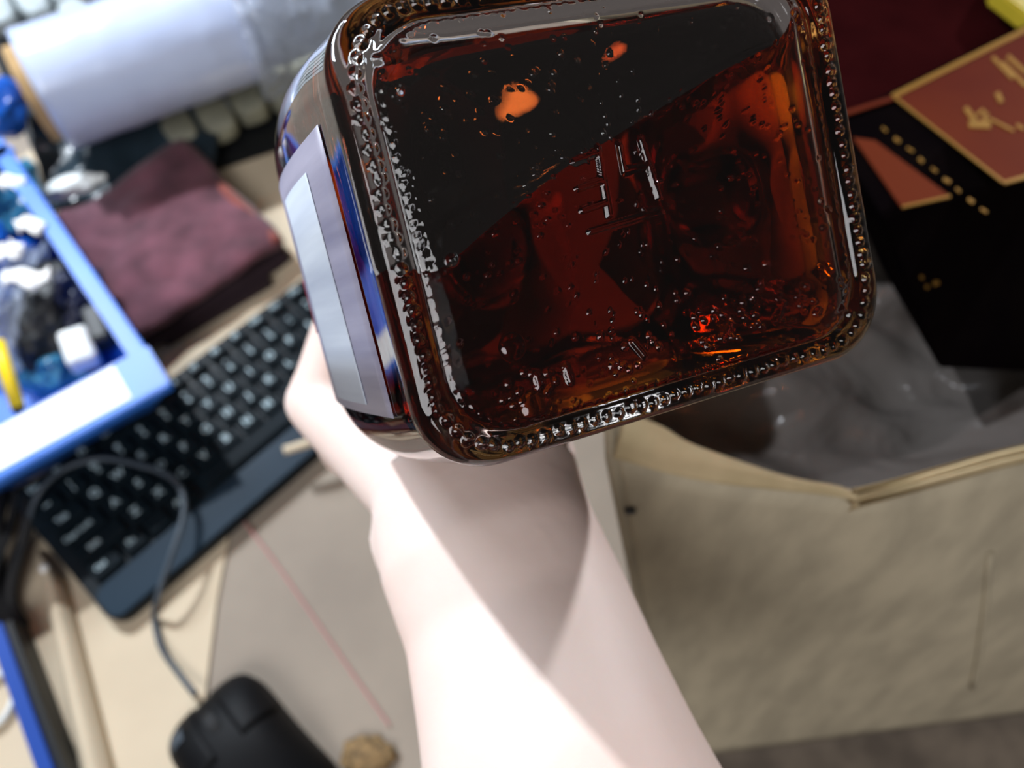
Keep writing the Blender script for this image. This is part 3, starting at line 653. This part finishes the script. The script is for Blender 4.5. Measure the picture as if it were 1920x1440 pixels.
# cavity
NC = 160; cprof = []
CW = HWD - .0034
for t in np.linspace(.02, .80, 14): cprof.append((CW * t, .0065 + .0022 * (1 - (t / .8) ** 2) + 0 * t, CR * t))
for k in range(1, 8):
    a = k / 7 * math.pi / 2; cprof.append((CW * (.80 + .20 * math.sin(a)), .0065 + .007 * (1 - math.cos(a)), CR * .85))
for z in np.linspace(.018, BL, 8): cprof.append((CW, z, CR * .85))
NR_ = NECKR - .003
for k in range(1, 11):
    a = k / 10 * math.pi / 2; hw = CW * math.cos(a) + NR_ * (1 - math.cos(a)); cprof.append((hw, BL + .027 * math.sin(a), min(CR + .003, hw), KY + (1 - KY) * (1 - math.cos(a))))
cprof += [(NR_, BL + .036, NR_, 1), (NR_, NE + .010, NR_, 1)]
cv = []
for hw, z, r, *kk in cprof: cv += [(a, b, z * S) for a, b in rsq(NC, hw, r, kk[0] if kk else None)]
cf = []
for i in range(len(cprof) - 1):
    a = i * NC; b = a + NC
    for k in range(NC): cf.append((a + k, b + k, b + (k + 1) % NC, a + (k + 1) % NC))
cf.append(tuple(range(NC))); cf.append(tuple(((len(cprof) - 1) * NC + k) for k in range(NC)))
me = bpy.data.meshes.new('c'); me.from_pydata(cv, [], cf)
# level of the liquid: a horizontal plane through the line seen on the base
lp = on_base(1120, 318) + AXW * .006
plane_co = Rb.transposed() @ (lp - BC); plane_no = Rb.transposed() @ (Vector((0, 0, 1)) - E1 * .10).normalized()
def cut(keep_low):
    b = bmesh.new(); b.from_mesh(me); bmesh.ops.recalc_face_normals(b, faces=b.faces)
    bmesh.ops.bisect_plane(b, geom=list(b.verts) + list(b.edges) + list(b.faces), plane_co=plane_co, plane_no=plane_no, clear_outer=keep_low, clear_inner=not keep_low, dist=1e-6)
    return b
b = cut(True); 
for f in b.faces: f.material_index = 0; f.smooth = True
be = [e for e in b.edges if e.is_boundary]; r = bmesh.ops.holes_fill(b, edges=be, sides=0)
for f in r['faces']: f.material_index = 1; f.smooth = False
bmesh.ops.recalc_face_normals(b, faces=b.faces)
print('liquid top faces', len(r['faces']), 'boundary left', sum(e.is_boundary for e in b.edges))
lq = bpy.data.meshes.new('liquor'); b.to_mesh(lq); b.free(); lq.materials.append(M['liq_side']); lq.materials.append(M['liq_top'])
lo = bpy.data.objects.new('liquor', lq); COL.objects.link(lo); lo.parent = bot; lo['label'] = 'dark amber liquor'
b = cut(False); bmesh.ops.reverse_faces(b, faces=b.faces)
for f in b.faces: f.smooth = True
ai = bpy.data.meshes.new('inner_wall'); b.to_mesh(ai); b.free(); ai.materials.append(M['glass'])
ao = bpy.data.objects.new('inner_wall', ai); COL.objects.link(ao); ao.parent = bot
# paper label stripe on the bulging left face, over an added grey sheet (local -e1)
def lface(v0, v1, z0, z1, off):
    def f(u, v):
        z = z0 + (z1 - z0) * u; y = v0 + (v1 - v0) * v
        x = HWD + .0058 * math.sin(math.pi * (z - .004) / (BL - .004)) ** 1.15 + off; return Vector((-x, y, z * S))
    return grid(f, 24, 4, .00012)
obj('label', lface(-.029, .024, .013, .106, .0002), 'sideglaze', bot, True)  # grey sheet added to hide blue reflections and paint the glass lilac
obj('label_stripe', lface(-.027, .019, .028, .060, .0004), 'label', bot, True)
obj('label_print', lface(-.012, .002, .080, .090, .0005), 'labelred', bot, True)
capb = bmesh.new(); bmesh.ops.create_cone(capb, cap_ends=True, segments=48, radius1=.0185, radius2=.0185, depth=.020, matrix=Matrix.Translation((0, 0, S * (NE + .0235))))
bmesh.ops.bevel(capb, geom=[e for e in capb.edges if len(e.link_faces) == 2 and e.calc_face_angle(0) > 1], offset=.002, segments=3, affect='EDGES'); obj('cap', capb, 'gold', bot, True)

# ------------------------------------------------------------------ forearm and hand
parts = bmesh.new()
def loft(rings, n=28):
    R_ = []
    for c, a, b in rings: R_.append([parts.verts.new(c + a * math.cos(k * math.tau / n) + b * math.sin(k * math.tau / n)) for k in range(n)])
    for A, B_ in zip(R_, R_[1:]):
        for k in range(n): parts.faces.new((A[k], A[(k + 1) % n], B_[(k + 1) % n], B_[k]))
    parts.faces.new(R_[0][::-1]); parts.faces.new(R_[-1])
def capsule(p, q, r0, r1, n=18):
    d_ = (q - p); L = d_.length; t = d_.normalized(); a = t.orthogonal().normalized(); b = t.cross(a); rg = []
    for k in range(6): an_ = -math.pi / 2 + k / 6 * math.pi / 2 + .08; rg.append((p + t * r0 * math.sin(an_), a * r0 * math.cos(an_), b * r0 * math.cos(an_)))
    for k in range(7): an_ = k / 6 * math.pi / 2 - .0; cc = max(math.cos(an_), .05); rg.append((q + t * r1 * math.sin(an_), a * r1 * cc, b * r1 * cc))
    loft(rg, n)
def chain(pts, rs):
    for i in range(len(pts) - 1): capsule(pts[i], pts[i + 1], rs[i], rs[i + 1])
arm = [(890, 900, .250, 196, 24), (900, 960, .240, 202, 23), (917, 1030, .230, 209, 22.5), (968, 1150, .222, 216, 24), (1014, 1300, .210, 238, 27), (1056, 1440, .199, 264, 30), (1170, 1800, .178, 345, 35), (1300, 2350, .155, 450, 38)]
cs = [P(a[0], a[1], a[2]) for a in arm]; rg = []
for i, a in enumerate(arm):
    t = (cs[min(i + 1, len(cs) - 1)] - cs[max(0, i - 1)]).normalized(); v = (cs[i] - CAM).normalized()
    s_ = t.cross(v).normalized(); dph = s_.cross(t).normalized(); rg.append((cs[i], s_ * (a[3] * a[2] / F), dph * (a[4] / 1000)))
loft(rg, 40)
capsule(P(728, 1010, .240), P(742, 1050, .234), .0062, .0062)
# hand frame round the neck
lft = Vector((-1, 0, -.36)); 
lc = (lft - axc * lft.dot(axc)).normalized(); dc = axc.cross(lc); dc = dc if dc.y > 0 else -dc
def HP(s, l, d_): c = Bc + axc * (s / 1000) + lc * (l / 1000) + dc * (d_ / 1000); return W(c)
fing = [(166, 8.8, 1.0, 0), (184, 9.0, 1.06, 0), (202, 8.6, 1.0, 2), (218, 7.6, .86, 4)]
wr = [P(800, 905, .262), P(830, 900, .262), P(865, 905, .268), P(900, 910, .272)]
for k, (s, r, L, dd_) in enumerate(fing):
    mcp = HP(s, 42 - dd_, 52 - dd_ * 1.5); pip = HP(s + 1, 25, 2 - 6 * L); dip = HP(s + 1, 6, -24); tip = HP(s, -16, -18); 
    r /= 1000
    chain([mcp, pip, dip, tip], [r * 1.28, r * 1.06, r * .96, r * .86])
    capsule(P(775 + k * 30, 905, .262 + k * .004), mcp, .0175, r * 1.35)
for k in range(3):
    s = (fing[k][0] + fing[k + 1][0]) / 2; capsule(HP(s, 33, 48), HP(s - 8, 12, 62), .0115, .014)
# palm / thenar and thumb
capsule(HP(165, 26, 62), HP(205, 24, 58), .019, .017); capsule(HP(168, 8, 52), P(900, 900, .262), .017, .021)
capsule(HP(185, 8, 42), HP(205, 12, 48), .015, .015)
th0, th1, th2, th3 = P(985, 860, .262), HP(166, -14, 46), HP(163, -24, 14), HP(166, -22, -10)
chain([th0, th1, th2, th3], [.017, .0125, .0112, .0092])
bmesh.ops.recalc_face_normals(parts, faces=parts.faces)
pm_ = bpy.data.meshes.new('p'); parts.to_mesh(pm_); parts.free()
po = bpy.data.objects.new('p', pm_); COL.objects.link(po)
md = po.modifiers.new('r', 'REMESH'); md.mode = 'VOXEL'; md.voxel_size = .0016; md.use_smooth_shade = True
sm = po.modifiers.new('s', 'SMOOTH'); sm.factor = .6; sm.iterations = 10
bpy.context.view_layer.update()
hm = bpy.data.meshes.new_from_object(po.evaluated_get(bpy.context.evaluated_depsgraph_get())); bpy.data.objects.remove(po)
hm.materials.clear(); hm.materials.append(M['skin']); hm.polygons.foreach_set('use_smooth', [True] * len(hm.polygons))
per = bpy.data.objects.new('person', hm); COL.objects.link(per)
tag(per, 'bare forearm reaching up with a hand gripping the bottle neck', 'person')
nb = bmesh.new(); bmesh.ops.create_uvsphere(nb, u_segments=16, v_segments=10, radius=1)
tdir = (th3 - th2).normalized(); out = (W(Bc + axc * .166) - th3).normalized() * -1
Rn = Matrix((tdir, out.cross(tdir), out)).transposed().to_4x4()
nb.transform(Matrix.Translation(th3 + tdir * .001 + out * .0075) @ Rn @ Matrix.Diagonal((.0072, .006, .0016, 1))); obj('thumbnail', nb, 'nail', per, True)
